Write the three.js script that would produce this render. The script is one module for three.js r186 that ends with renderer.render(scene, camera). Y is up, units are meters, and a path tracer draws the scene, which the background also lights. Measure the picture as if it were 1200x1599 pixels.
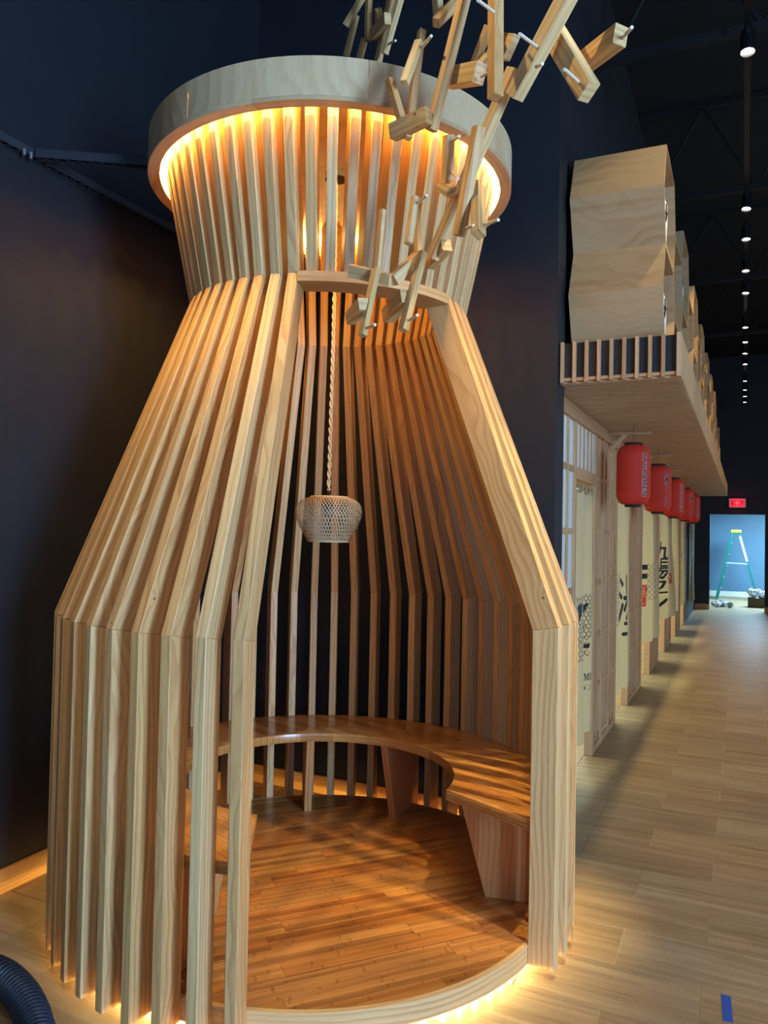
import * as THREE from 'three';
import { mergeGeometries, toCreasedNormals } from 'three/addons/utils/BufferGeometryUtils.js';
import { RoundedBoxGeometry } from 'three/addons/geometries/RoundedBoxGeometry.js';
import { RectAreaLightUniformsLib } from 'three/addons/lights/RectAreaLightUniformsLib.js';
RectAreaLightUniformsLib.init();

// ------------------------------------------------------------------ camera, light, exposure
const scene = new THREE.Scene();
scene.background = new THREE.Color(0x05070a);
const renderer = new THREE.WebGLRenderer({ antialias: true });
renderer.toneMapping = THREE.LinearToneMapping;
renderer.toneMappingExposure = 1.0;
renderer.shadowMap.enabled = true;
const V = (x, y, z) => new THREE.Vector3(x, y, z);
const camera = new THREE.PerspectiveCamera(67.1, 1200 / 1599, 0.05, 60);
camera.position.set(1.68066, 1.60019, 2.98861);
camera.up.set(-0.00793, 0.99951, 0.03036);
camera.lookAt(-0.00990, 1.69686, -0.63530);

function area(color, intensity, w, h, pos, target) {
  const l = new THREE.RectAreaLight(color, intensity, w, h);
  l.position.copy(pos); l.lookAt(target); scene.add(l); return l;
}
function point(color, intensity, pos, radius) {
  const l = new THREE.PointLight(color, intensity); l.position.copy(pos); l.castShadow = true; l.shadow.radius = radius; scene.add(l); return l;
}
const LIGHT = {
  windowRight: 54, windowFront: 1.5, windowSide: 0.9, track: 6.2, cove: 0.5, coveGlow: 50, under: 0.045, underGlow: 30, backRoom: 23, farRoom: 80,
};
const WARM = new THREE.Color(1, 0.77, 0.36), LED = new THREE.Color(1, 0.60, 0.16), LEDLOW = new THREE.Color(1, 0.72, 0.24), SKY = new THREE.Color(0.35, 0.60, 1);
// daylight through the shop windows on the right side and behind the camera
area(SKY, LIGHT.windowRight, 1.6, 2.8, V(6.35, 2.1, 4.0), V(0, 2.1, 4.0));
area(SKY, LIGHT.windowFront, 3.2, 2.8, V(3.6, 2.1, 5.75), V(3.6, 2.1, 0));
area(new THREE.Color(0.8, 0.9, 1), LIGHT.windowSide, 6, 2.6, V(6.35, 2.1, -6.2), V(0, 2.1, -6.2));
// ceiling panels of the dining room behind the curtains and of the room at the far end
area(new THREE.Color(0.86, 1, 0.78), LIGHT.backRoom, 0.5, 10.5, V(-1.5, 2.46, -7.2), V(-1.5, 0, -7.2001));
area(new THREE.Color(0.44, 0.76, 1), LIGHT.farRoom, 1.4, 1.4, V(2.6, 2.55, -17.6), V(2.6, 0, -17.6001));

// ------------------------------------------------------------------ helpers
function mulberry(a) { return () => { a = (a + 0x6d2b79f5) | 0; let t = Math.imul(a ^ (a >>> 15), 1 | a); t = (t + Math.imul(t ^ (t >>> 7), 61 | t)) ^ t; return ((t ^ (t >>> 14)) >>> 0) / 4294967296; }; }
const rnd = mulberry(20240611), rr = (a, b) => a + (b - a) * rnd(), pick = (a) => a[Math.floor(rnd() * a.length)];
const D2R = Math.PI / 180, clamp = (x, a, b) => Math.min(b, Math.max(a, x)), mix = (a, b, t) => a + (b - a) * t, sstep = (a, b, x) => { const t = clamp((x - a) / (b - a), 0, 1); return t * t * (3 - 2 * t); };
const taken = {};
function numbered(name) { const n = taken[name] = (taken[name] ?? -1) + 1; return n ? name + '_' + String(n).padStart(3, '0') : name; }
function shade(m) { m.castShadow = m.receiveShadow = true; return m; }
function part(name, geo, mat, parent, label) { const m = shade(new THREE.Mesh(geo, mat)); m.name = name; parent.add(m); if (label) m.userData.label = label; return m; }
function tag(o, label, category, group, kind) { if (label) o.userData.label = label; if (category) o.userData.category = category; if (group) o.userData.group = group; if (kind) o.userData.kind = kind; return o; }
function thing(name, label, category, pos = [0, 0, 0], turn = 0, group) { const g = new THREE.Group(); g.name = numbered(name); g.position.set(...pos); g.rotation.y = turn; scene.add(g); return tag(g, label, category, group); }
function solo(name, geo, mat, label, category, group) { const m = shade(new THREE.Mesh(geo, mat)); m.name = numbered(name); scene.add(m); return tag(m, label, category, group); }
function struct(name, geo, mat, label) { const m = shade(new THREE.Mesh(geo, mat)); m.name = name; scene.add(m); return tag(m, label, null, null, 'structure'); }
const box = (x0, x1, y0, y1, z0, z1) => { const g = new THREE.BoxGeometry(x1 - x0, y1 - y0, z1 - z0); g.translate((x0 + x1) / 2, (y0 + y1) / 2, (z0 + z1) / 2); return g; };
const rbox = (x0, x1, y0, y1, z0, z1, r = 0.004) => { const g = new RoundedBoxGeometry(x1 - x0, y1 - y0, z1 - z0, 1, r); g.translate((x0 + x1) / 2, (y0 + y1) / 2, (z0 + z1) / 2); return g; };
const cyl = (r0, r1, y0, y1, n = 20) => { const g = new THREE.CylinderGeometry(r1, r0, y1 - y0, n); g.translate(0, (y0 + y1) / 2, 0); return g; };
// uv in metres: u runs along the grain L, v across it
function grainUV(geo, L, su = 1, sv = 1, ou = 0, ov = 0) {
  const g = geo.index ? geo.toNonIndexed() : geo, p = g.attributes.position, uv = new Float32Array(p.count * 2);
  const a = V(), b = V(), c = V(), n = V(), s = V(), t = V(), l = L.clone().normalize();
  for (let i = 0; i < p.count; i += 3) {
    a.fromBufferAttribute(p, i); b.fromBufferAttribute(p, i + 1); c.fromBufferAttribute(p, i + 2);
    n.subVectors(b, a).cross(t.subVectors(c, a)).normalize();
    let U = l.clone();
    if (Math.abs(n.dot(l)) > 0.85) { U = Math.abs(n.y) < 0.8 ? V(0, 1, 0) : V(1, 0, 0); }
    s.crossVectors(n, U).normalize();
    // stable sign so neighbouring triangles agree
    if (s.x + s.y * 1.3 + s.z * 1.7 < 0) s.negate();
    [a, b, c].forEach((q, k) => { uv[(i + k) * 2] = (q.dot(U) + ou) / su; uv[(i + k) * 2 + 1] = (q.dot(s) + ov) / sv; });
  }
  g.setAttribute('uv', new THREE.BufferAttribute(uv, 2));
  return g;
}
// a board: polygon in its own plane (x, y), thickness along z, small chamfer
function board(pts, thick, L, su, sv, bev = 0.0025) {
  const sh = new THREE.Shape(pts.map(([x, y]) => new THREE.Vector2(x, y)));
  const g = new THREE.ExtrudeGeometry(sh, { depth: thick - 2 * bev, bevelEnabled: true, bevelThickness: bev, bevelSize: bev, bevelOffset: -bev, bevelSegments: 1 });
  g.translate(0, 0, -thick / 2 + bev);
  return grainUV(g, L, su, sv, rr(0, 9), rr(0, 9));
}
// a ring sector with a rectangular section
function sector(r0, r1, y0, y1, t0, t1, n) {
  const P = [], I = [], at = (r, y, t) => [r * Math.sin(t), y, r * Math.cos(t)];
  const quad = (a, b, c, d) => { P.push(...a, ...b, ...c, ...a, ...c, ...d); };
  for (let i = 0; i < n; i++) {
    const a = mix(t0, t1, i / n), b = mix(t0, t1, (i + 1) / n);
    quad(at(r1, y0, a), at(r1, y0, b), at(r1, y1, b), at(r1, y1, a));
    quad(at(r0, y0, b), at(r0, y0, a), at(r0, y1, a), at(r0, y1, b));
    quad(at(r0, y1, a), at(r1, y1, a), at(r1, y1, b), at(r0, y1, b));
    quad(at(r0, y0, b), at(r1, y0, b), at(r1, y0, a), at(r0, y0, a));
  }
  quad(at(r0, y0, t0), at(r1, y0, t0), at(r1, y1, t0), at(r0, y1, t0));
  quad(at(r1, y0, t1), at(r0, y0, t1), at(r0, y1, t1), at(r1, y1, t1));
  const g = new THREE.BufferGeometry(); g.setAttribute('position', new THREE.Float32BufferAttribute(P, 3));
  g.computeVertexNormals();
  const N = g.attributes.normal, Q = g.attributes.position;
  for (let i = 0; i < Q.count; i++) if (Math.abs(N.getY(i)) < 0.1) { // smooth the curved faces
    const x = Q.getX(i), z = Q.getZ(i), l = Math.hypot(x, z), d = (N.getX(i) * x + N.getZ(i) * z) / l;
    if (Math.abs(d) > 0.7) N.setXYZ(i, Math.sign(d) * x / l, 0, Math.sign(d) * z / l);
  }
  return g;
}
function sectorUV(g, su, sv, mode) { // mode 'up': grain runs up the band, 'round': grain runs round the ring, 'flat': grain along x
  const p = g.attributes.position, uv = new Float32Array(p.count * 2), ou = rr(0, 7), ov = rr(0, 7);
  for (let i = 0; i < p.count; i++) {
    const x = p.getX(i), y = p.getY(i), z = p.getZ(i), r = Math.hypot(x, z), t = Math.atan2(x, z), arc = t * r;
    const [u, v] = mode === 'up' ? [y + r, arc] : mode === 'round' ? [arc, y + r] : [x * 0.9 + z * 0.43, z * 0.9 - x * 0.43 + y];
    uv[i * 2] = (u + ou) / su; uv[i * 2 + 1] = (v + ov) / sv;
  }
  g.setAttribute('uv', new THREE.BufferAttribute(uv, 2)); return g;
}
function sweep(points, radius, n = 24, m = 8, closed = false) { return new THREE.TubeGeometry(new THREE.CatmullRomCurve3(points, closed), n, radius, m, closed); }
function bar(A, B, w, h, side, geoBev = 0.0015) { // a stick from A to B, width w along side, height h across
  const L = V().subVectors(B, A), len = L.length(), y = L.clone().normalize(), x = side.clone().addScaledVector(y, -side.dot(y)).normalize(), z = V().crossVectors(x, y);
  const g = board([[-w / 2, 0], [w / 2, 0], [w / 2, len], [-w / 2, len]], h, V(0, 1, 0), 1.6, 0.4, geoBev);
  g.applyMatrix4(new THREE.Matrix4().makeBasis(x, y, z).setPosition(A)); return g;
}

// ------------------------------------------------------------------ computed textures
function hash(i, j, s) { let h = Math.imul(i, 374761393) + Math.imul(j, 668265263) + Math.imul(s, 2147483629); h = Math.imul(h ^ (h >>> 13), 1274126177); return ((h ^ (h >>> 16)) >>> 0) / 4294967296; }
function pnoise(x, y, px, py, s) { // periodic value noise
  const i = Math.floor(x), j = Math.floor(y), fx = x - i, fy = y - j, sx = fx * fx * (3 - 2 * fx), sy = fy * fy * (3 - 2 * fy), w = (a, n) => ((a % n) + n) % n;
  const h = (a, b) => hash(w(a, px), w(b, py), s);
  return mix(mix(h(i, j), h(i + 1, j), sx), mix(h(i, j + 1), h(i + 1, j + 1), sx), sy);
}
function tex(W, H, f, srgb = true) {
  const d = new Uint8Array(W * H * 4);
  for (let y = 0; y < H; y++) for (let x = 0; x < W; x++) { const c = f(x / W, y / H), o = (y * W + x) * 4; d[o] = clamp(c[0], 0, 255); d[o + 1] = clamp(c[1], 0, 255); d[o + 2] = clamp(c[2], 0, 255); d[o + 3] = 255; }
  const t = new THREE.DataTexture(d, W, H); t.wrapS = t.wrapT = THREE.RepeatWrapping; t.magFilter = THREE.LinearFilter; t.minFilter = THREE.LinearFilter; if (srgb) t.colorSpace = THREE.SRGBColorSpace; t.needsUpdate = true; return t;
}
const lerp3 = (a, b, t) => [mix(a[0], b[0], t), mix(a[1], b[1], t), mix(a[2], b[2], t)];
// softwood: growth rings that wander along the board, fine fibres, a few knots. Covers 1.6 m x 0.4 m.
function softwood(light, dark, rings, wander, seed, knots) {
  return tex(1024, 512, (u, v) => {
    let w = (pnoise(u * 5, v * 5, 5, 5, seed) - 0.5) * wander + (pnoise(u * 14, v * 9, 14, 9, seed + 1) - 0.5) * wander * 0.3;
    let knot = 0;
    for (const [ku, kv, kr] of knots) { const du = (u - ku) * 1.6, dv = (v - kv) * 0.4, r = Math.hypot(du * 0.6, dv); w += 0.9 * Math.exp(-r * r / (kr * kr * 9)); knot = Math.max(knot, sstep(kr, kr * 0.5, Math.hypot(du, dv))); }
    const band = v * rings + w, s = band - Math.floor(band), ring = sstep(0.35, 0.93, s) * (1 - sstep(0.93, 1, s));
    const strength = 0.35 + 0.65 * pnoise(u * 2, v * rings * 0.5, 2, Math.round(rings * 0.5), seed + 2);
    const fibre = pnoise(u * 60, v * 256, 60, 256, seed + 3), patch = pnoise(u * 4, v * 7, 4, 7, seed + 4), streak = pnoise(u * 6, v * 60, 6, 60, seed + 5);
    let t = ring * strength * 0.62 + (fibre - 0.5) * 0.22 + (patch - 0.5) * 0.28 + (streak - 0.5) * 0.24 + 0.1;
    const c = lerp3(light, dark, clamp(t, 0, 1));
    return knot ? lerp3(c, [dark[0] * 0.6, dark[1] * 0.5, dark[2] * 0.45], knot * 0.85) : c;
  });
}
const pineTex = softwood([222, 189, 136], [180, 134, 82], 18, 1.5, 11, [[0.13, 0.3, 0.006], [0.62, 0.72, 0.005], [0.86, 0.2, 0.004]]);
const pineTex2 = softwood([220, 186, 132], [176, 128, 76], 12, 3.0, 121, [[0.3, 0.6, 0.006], [0.75, 0.35, 0.005]]);
const firTex = softwood([216, 180, 134], [164, 116, 74], 26, 1.3, 31, [[0.4, 0.55, 0.005]]);
const plyTex = tex(768, 768, (u, v) => { // rotary cut veneer, 1.2 m square
  const w = (pnoise(u * 4, v * 6, 4, 6, 51) - 0.5) * 3.2 + (pnoise(u * 12, v * 16, 12, 16, 52) - 0.5) * 0.9, b = v * 14 + w, s = b - Math.floor(b);
  const fig = sstep(0.2, 0.8, s) * (1 - sstep(0.85, 1, s)), fib = pnoise(u * 40, v * 300, 40, 300, 53), pt = pnoise(u * 3, v * 5, 3, 5, 54), st = pnoise(u * 3, v * 26, 3, 26, 55);
  return lerp3([220, 194, 154], [186, 148, 104], clamp(fig * 0.26 * pt * 1.6 + (fib - 0.5) * 0.2 + (pt - 0.5) * 0.25 + sstep(0.62, 0.9, st) * 0.3 + 0.15, 0, 1));
});
const bambooTex = tex(1024, 256, (u, v) => { // pressed bamboo strips with nodes, 1.6 m x 0.2 m
  const n = 11, k = Math.floor(v * n), f = v * n - k, tone = hash(k, 3, 61) * 0.55, off = hash(k, 7, 61);
  const seg = u * 5 + off, node = Math.abs((seg - Math.floor(seg)) - 0.5) < 0.016 ? 0.5 : 0, edge = f < 0.06 ? 0.3 : 0;
  const fib = pnoise(u * 50, v * 220, 50, 220, 62), pt = pnoise(u * 6, v * 4, 6, 4, 63), st = pnoise(u * 8, v * 44, 8, 44, 64);
  return lerp3([200, 138, 74], [112, 66, 30], clamp(tone + node * pnoise(u * 100, v * 90, 100, 90, 66) + edge + (fib - 0.5) * 0.28 + (pt - 0.5) * 0.3 + (st - 0.5) * 0.25, 0, 1));
});
const benchTex = tex(1024, 512, (u, v) => { // glued hardwood staves, 1.6 m x 0.8 m
  const n = 16, k = Math.floor(v * n), f = v * n - k, off = hash(k, 1, 71), q = Math.floor(u * 3 + off), tone = hash(k, ((q % 3) + 3) % 3, 72) * 0.5;
  const w = (pnoise(u * 8, v * 30, 8, 30, 73) - 0.5) * 1.3, b = v * n * 3 + w, s = b - Math.floor(b), ring = sstep(0.3, 0.9, s) * (1 - sstep(0.92, 1, s));
  const fib = pnoise(u * 60, v * 300, 60, 300, 74), pt = pnoise(u * 4, v * 5, 4, 5, 75), edge = f < 0.025 ? 0.25 : 0;
  return lerp3([212, 152, 84], [136, 82, 38], clamp(tone + ring * 0.3 + (fib - 0.5) * 0.3 + (pt - 0.5) * 0.25 + edge, 0, 1));
});
const tileTex = tex(1024, 512, (u, v) => { // wood-look porcelain, 1.83 m x 0.915 m
  const a = pnoise(u * 5, v * 34, 5, 34, 81), b = pnoise(u * 14, v * 120, 14, 120, 82), c = pnoise(u * 3, v * 6, 3, 6, 83), d = pnoise(u * 180, v * 260, 180, 260, 84), e = sstep(0.68, 0.9, pnoise(u * 7, v * 52, 7, 52, 85));
  return lerp3([188, 164, 128], [140, 115, 83], clamp(0.36 + (a - 0.5) * 0.5 + (b - 0.5) * 0.3 + (c - 0.5) * 0.35 + (d - 0.5) * 0.2 + e * 0.25, 0, 1));
});
const paintTex = tex(256, 256, (u, v) => { const a = pnoise(u * 6, v * 6, 6, 6, 91), b = pnoise(u * 120, v * 120, 120, 120, 92), k = 236 + (a - 0.5) * 16 + (b - 0.5) * 14; return [k, k, k]; });
const rollerTex = tex(256, 256, (u, v) => { const k = 128 + (pnoise(u * 90, v * 90, 90, 90, 95) - 0.5) * 160 + (pnoise(u * 20, v * 20, 20, 20, 96) - 0.5) * 60; return [k, k, k]; }, false);

const std = (o) => new THREE.MeshStandardMaterial(o), col = (r, g, b) => new THREE.Color().setRGB(r / 255, g / 255, b / 255, THREE.SRGBColorSpace);
const tones = [[255, 250, 244], [246, 236, 226], [255, 244, 232], [236, 222, 210], [250, 232, 214], [242, 226, 204]];
const PINE = tones.map((t, i) => std({ map: i % 3 === 1 ? pineTex2 : pineTex, color: col(...t), roughness: 0.5 }));
const FIR = tones.slice(0, 4).map((t) => std({ map: firTex, color: col(...t), roughness: 0.55 }));
const PLY = tones.slice(0, 4).map((t) => std({ map: plyTex, color: col(...t), roughness: 0.55 }));
const BOXPLY = [[226, 208, 184], [214, 198, 178], [220, 200, 172], [208, 188, 166]].map((t) => std({ map: plyTex, color: col(...t), roughness: 0.6 }));
const BAMBOO = [[255, 255, 255], [240, 230, 220], [255, 236, 214], [226, 208, 190], [248, 246, 232]].map((t) => std({ map: bambooTex, color: col(...t), roughness: 0.3 }));
const BENCH = std({ map: benchTex, roughness: 0.24 });
const BENCHLEG = std({ map: pineTex, color: col(232, 196, 172), roughness: 0.45 });
const TILE = [[255, 255, 255], [246, 242, 236], [236, 232, 226], [250, 244, 234]].map((t) => std({ map: tileTex, color: col(...t), roughness: 0.42 }));
const GROUT = std({ color: col(206, 188, 160), roughness: 0.9 });
const NAVY = std({ map: paintTex, color: col(28, 31, 38), roughness: 0.6, bumpMap: rollerTex, bumpScale: 0.0004 });
const CEIL = std({ color: col(5, 5, 6), roughness: 0.95 });
const BLACK = std({ color: col(14, 14, 15), roughness: 0.8 });
const BLACKMETAL = std({ color: col(20, 20, 22), roughness: 0.45, metalness: 0.3 });
const DARKSTEEL = std({ color: col(6, 6, 7), roughness: 0.85 });
const STEEL = std({ color: col(84, 88, 96), roughness: 0.45, metalness: 0.7 });
const glow = (c, k) => std({ color: 0x000000, emissive: c, emissiveIntensity: k, roughness: 0.6 });

// ------------------------------------------------------------------ writing, drawn stroke by stroke
const KYU = [[[0.15, 0.36], [0.74, 0.34], [0.7, 0.8], [0.8, 0.9], [0.96, 0.88], [0.96, 0.72]], [[0.44, 0.06], [0.42, 0.48], [0.1, 0.95]]];
const YU = [[[0.08, 0.1], [0.2, 0.2]], [[0.03, 0.38], [0.15, 0.46]], [[0.04, 0.93], [0.2, 0.62]], [[0.42, 0.05], [0.42, 0.38]], [[0.42, 0.05], [0.82, 0.05], [0.82, 0.38], [0.42, 0.38]], [[0.42, 0.21], [0.82, 0.21]], [[0.28, 0.48], [0.97, 0.48]], [[0.46, 0.48], [0.28, 0.72]], [[0.42, 0.61], [0.92, 0.61], [0.86, 0.9], [0.74, 0.95]], [[0.58, 0.62], [0.36, 0.9]], [[0.75, 0.62], [0.52, 0.96]]];
const LA = [[[0.25, 0.14], [0.76, 0.14]], [[0.15, 0.4], [0.86, 0.4], [0.72, 0.74], [0.4, 0.96]]];
const BAR = [[[0.5, 0.1], [0.5, 0.9]]], BAR0 = [[[0.1, 0.5], [0.9, 0.46]]];
const ME = [[[0.76, 0.08], [0.52, 0.58], [0.15, 0.92]], [[0.3, 0.34], [0.82, 0.8]]];
const NN = [[[0.14, 0.18], [0.4, 0.34]], [[0.15, 0.9], [0.56, 0.76], [0.9, 0.3]]];
function stroke(c, glyph, x, y, s) { for (const line of glyph) { c.beginPath(); line.forEach(([a, b], i) => (i ? c.lineTo(x + a * s, y + b * s) : c.moveTo(x + a * s, y + b * s))); c.stroke(); } }
function canvasTex(w, h, draw) { const k = document.createElement('canvas'); k.width = w; k.height = h; draw(k.getContext('2d')); const t = new THREE.CanvasTexture(k); t.colorSpace = THREE.SRGBColorSpace; return t; }

// ------------------------------------------------------------------ the setting
const XL = -1.22, ZB = -1.15, XW = 0.76, XR = 6.5, ZF = 6.0, ZE = -15.6, TOP = 5.6;
{
  const floor = struct('floor', box(XL - 3, XR + 0.2, -0.12, -0.0025, -20.6, ZF + 0.2), GROUT, 'tan wood-look porcelain tile floor');
  const W = 0.61, Z = 0.305, gap = 0.0035, variants = [];
  for (let i = 0; i < 8; i++) variants.push(grainUV(box(gap / 2, W - gap / 2, -0.01, 0, gap / 2, Z - gap / 2), V(1, 0, 0), 1.83, 0.915, rr(0, 5), rr(0, 5)));
  const far = [];
  for (let k = -68; k <= 20; k++) {
    const z = -0.03 + Z * k, x0 = ((k % 2) + 2) % 2 ? 1.255 : 0.95;
    for (let n = -8; n < 9; n++) {
      const x = x0 + W * n;
      if (x < XL - 0.6 || x > XR) continue;
      if (z < ZB - 0.2 && x < -3) continue;
      if (z > -5 && z < 1.5 && x > XL - 0.45 && x < 2.3 && !(Math.hypot(x + W / 2, z + Z / 2) < 0.6) && !(z < -1.5 && x < 0.1)) {
        const cut = x < XL ? grainUV(box(XL + 0.002, x + W - gap / 2, -0.01, 0, z + gap / 2, z + Z - gap / 2), V(1, 0, 0), 1.83, 0.915, rr(0, 5), rr(0, 5)) : null;
        const m = part('tile', cut ?? pick(variants), pick(TILE), floor);
        if (!cut) m.position.set(x, 0, z);
      } else if (Math.abs(z) < 12 || x > 0.3) { const g = pick(variants).clone(); g.translate(x, 0, z); far.push(g); }
    }
  }
  const rest = part('tile_field', mergeGeometries(far), TILE[1], floor); rest.userData.kind = 'stuff';
}
const navyWall = (name, g, label) => struct(name, grainUV(g, V(0, 1, 0), 1, 1), NAVY, label);
navyWall('wall_left', box(XL - 0.15, XL, 0, TOP, ZB - 0.2, ZF), 'dark navy painted wall left of the slat pavilion');
navyWall('wall_back', box(XL - 0.15, XW, 0, TOP, ZB - 0.2, ZB), 'dark navy painted wall behind the slat pavilion');
navyWall('wall_corridor', box(0.52, 0.742, 2.462, TOP, -13.6, ZB - 0.2), 'dark wall above the timber screens');
navyWall('wall_corridor_end', box(0.56, 0.70, 0, TOP, ZE, -12.55), 'dark blue wall beyond the last timber screen');
navyWall('wall_far', mergeGeometries([box(0.5, 1.0, 0, 2.11, ZE - 0.15, ZE), box(2.1, XR, 0, 2.11, ZE - 0.15, ZE), box(0.5, XR, 2.11, TOP, ZE - 0.15, ZE)]), 'dark wall at the far end of the corridor');
navyWall('wall_right', mergeGeometries([box(XR, XR + 0.15, 0, 0.6, ZE, ZF), box(XR, XR + 0.15, 3.6, TOP, ZE, ZF), box(XR, XR + 0.15, 0.6, 3.6, ZE, -9.3), box(XR, XR + 0.15, 0.6, 3.6, -3.1, 3.1), box(XR, XR + 0.15, 0.6, 3.6, 4.9, ZF)]));
navyWall('wall_front', mergeGeometries([box(XL, XR, 0, 0.6, ZF, ZF + 0.15), box(XL, XR, 3.6, TOP, ZF, ZF + 0.15), box(XL, 1.9, 0.6, 3.6, ZF, ZF + 0.15), box(5.3, XR, 0.6, 3.6, ZF, ZF + 0.15)]));
struct('ceiling', box(XL - 0.15, XR + 0.15, TOP, TOP + 0.15, ZE, ZF + 0.15), CEIL, 'black painted open ceiling');
{ // shop windows outside the view: bright daylight panes in dark frames
  const pane = glow(SKY, 6), pane2 = glow(SKY, 0.8);
  const w1 = struct('window_1', box(XR + 0.06, XR + 0.08, 0.6, 3.6, 3.1, 4.9), pane);
  for (const z of [3.1, 3.98, 4.85]) part('mullion', box(XR + 0.0, XR + 0.06, 0.6, 3.6, z, z + 0.05), BLACKMETAL, w1);
  const w3 = struct('window_3', box(XR + 0.06, XR + 0.08, 0.6, 3.6, -9.3, -3.1), glow(new THREE.Color(0.8, 0.9, 1), 1));
  for (const z of [-9.3, -7.25, -5.2, -3.15]) part('mullion', box(XR, XR + 0.06, 0.6, 3.6, z, z + 0.05), BLACKMETAL, w3);
  const w2 = struct('window_2', box(1.9, 5.3, 0.6, 3.6, ZF + 0.06, ZF + 0.08), pane2);
  for (const x of [1.9, 3.02, 4.14, 5.25]) part('mullion', box(x, x + 0.05, 0.6, 3.6, ZF, ZF + 0.06), BLACKMETAL, w2);
}
const BASEBOARD = std({ map: firTex, color: col(244, 216, 164), roughness: 0.5 });
const base = (name, g, L, label) => { const b = struct(name, grainUV(g, L, 1.6, 0.4, rr(0, 5), rr(0, 5)), BASEBOARD, label); return b; };
base('baseboard_left', rbox(XL, XL + 0.016, 0, 0.108, ZB + 0.016, ZF - 0.1), V(0, 0, 1), 'amber wood baseboard along the left wall');
base('baseboard_back', rbox(XL, XW, 0, 0.108, ZB, ZB + 0.016), V(1, 0, 0), 'amber wood baseboard behind the pavilion');
base('baseboard_return', rbox(XW, XW + 0.014, 0, 0.108, ZB - 0.18, ZB + 0.01), V(0, 0, 1));
base('baseboard_far', mergeGeometries([box(0.7, 1.0, 0, 0.12, ZE, ZE + 0.018), box(2.1, XR, 0, 0.12, ZE, ZE + 0.018)]), V(1, 0, 0), 'wood baseboard either side of the far doorway');
{ // room behind the far doorway
  const FARBLUE = std({ map: paintTex, color: col(96, 132, 158), roughness: 0.55 });
  struct('wall_far_room', mergeGeometries([box(-0.6, 4.4, 0, 2.75, -20.25, -20.1), box(-0.75, -0.6, 0, 2.75, -20.1, ZE - 0.15), box(4.4, 4.55, 0, 2.75, -20.1, ZE - 0.15)]), FARBLUE, 'blue wall of the room beyond the doorway');
  struct('ceiling_far_room', box(-0.75, 4.55, 2.75, 2.9, -20.25, ZE - 0.15), std({ color: col(150, 165, 180), roughness: 0.9 }));
  struct('baseboard_far_room', box(-0.6, 4.4, 0, 0.14, -20.1, -20.082), std({ color: col(226, 222, 206), roughness: 0.6 }), 'pale baseboard of the room beyond the doorway');
  const lamp = thing('ceiling_panel_light', 'flat ceiling light panel of the room beyond the doorway', 'light', [2.6, 2.6, -17.6]);
  part('frame', rbox(-0.75, 0.75, 0, 0.15, -0.75, 0.75), std({ color: col(220, 222, 226), roughness: 0.5 }), lamp);
  part('diffuser', box(-0.7, 0.7, -0.01, 0.0, -0.7, 0.7), glow(new THREE.Color(0.6, 0.8, 1), 1), lamp);
}
{ // dining room behind the curtains
  const INNER = std({ color: col(190, 180, 150), roughness: 0.85 });
  struct('wall_dining', mergeGeometries([box(-3.6, -3.45, 0, 2.75, -13.6, ZB - 0.2), box(-3.45, 0.6, 0, 2.75, -13.6, -13.45), box(-3.45, XL - 0.15, 0, 2.75, ZB - 0.35, ZB - 0.2)]), INNER);
  struct('ceiling_dining', box(-3.6, 0.55, 2.66, 2.8, -13.6, ZB - 0.2), INNER);
  for (let i = 0; i < 3; i++) {
    const z = -3.7 - 3.5 * i, l = thing('ceiling_strip_light', `long ceiling light strip behind the ${['nearest', 'middle', 'farthest'][i]} curtains`, 'light', [-1.5, 2.48, z], 0, 'light strips of the dining room');
    part('housing', rbox(-0.27, 0.27, 0.02, 0.18, -1.72, 1.72), std({ color: col(210, 210, 205), roughness: 0.6 }), l);
    part('diffuser', box(-0.25, 0.25, 0, 0.02, -1.7, 1.7), glow(new THREE.Color(0.95, 1, 0.88), 1), l);
  }
}
{ // roof steel, barely seen in the dark
  for (const [z, which] of [[-2.2, 'nearest'], [-4.6, 'second'], [-7.2, 'third'], [-10, 'farthest']]) {
    const j = thing('roof_joist', `black steel roof joist under the dark ceiling, ${which} of four`, 'joist', [0, 4.72, z], 0, 'roof joists');
    part('bottom_chord', box(XW, XR, 0, 0.05, -0.03, 0.03), DARKSTEEL, j); part('top_chord', box(XW, XR, 0.83, 0.88, -0.03, 0.03), DARKSTEEL, j);
    for (let k = 0; k < 6; k++) { const x = XW + 0.1 + k * 0.9; part('web_bar', sweep([V(x, 0.03, 0), V(x + 0.45, 0.85, 0), V(x + 0.9, 0.03, 0)].slice(0, 2), 0.014, 1, 6), DARKSTEEL, j); part('web_bar', sweep([V(x + 0.45, 0.85, 0), V(x + 0.9, 0.03, 0)], 0.014, 1, 6), DARKSTEEL, j); }
  }
}

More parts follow.
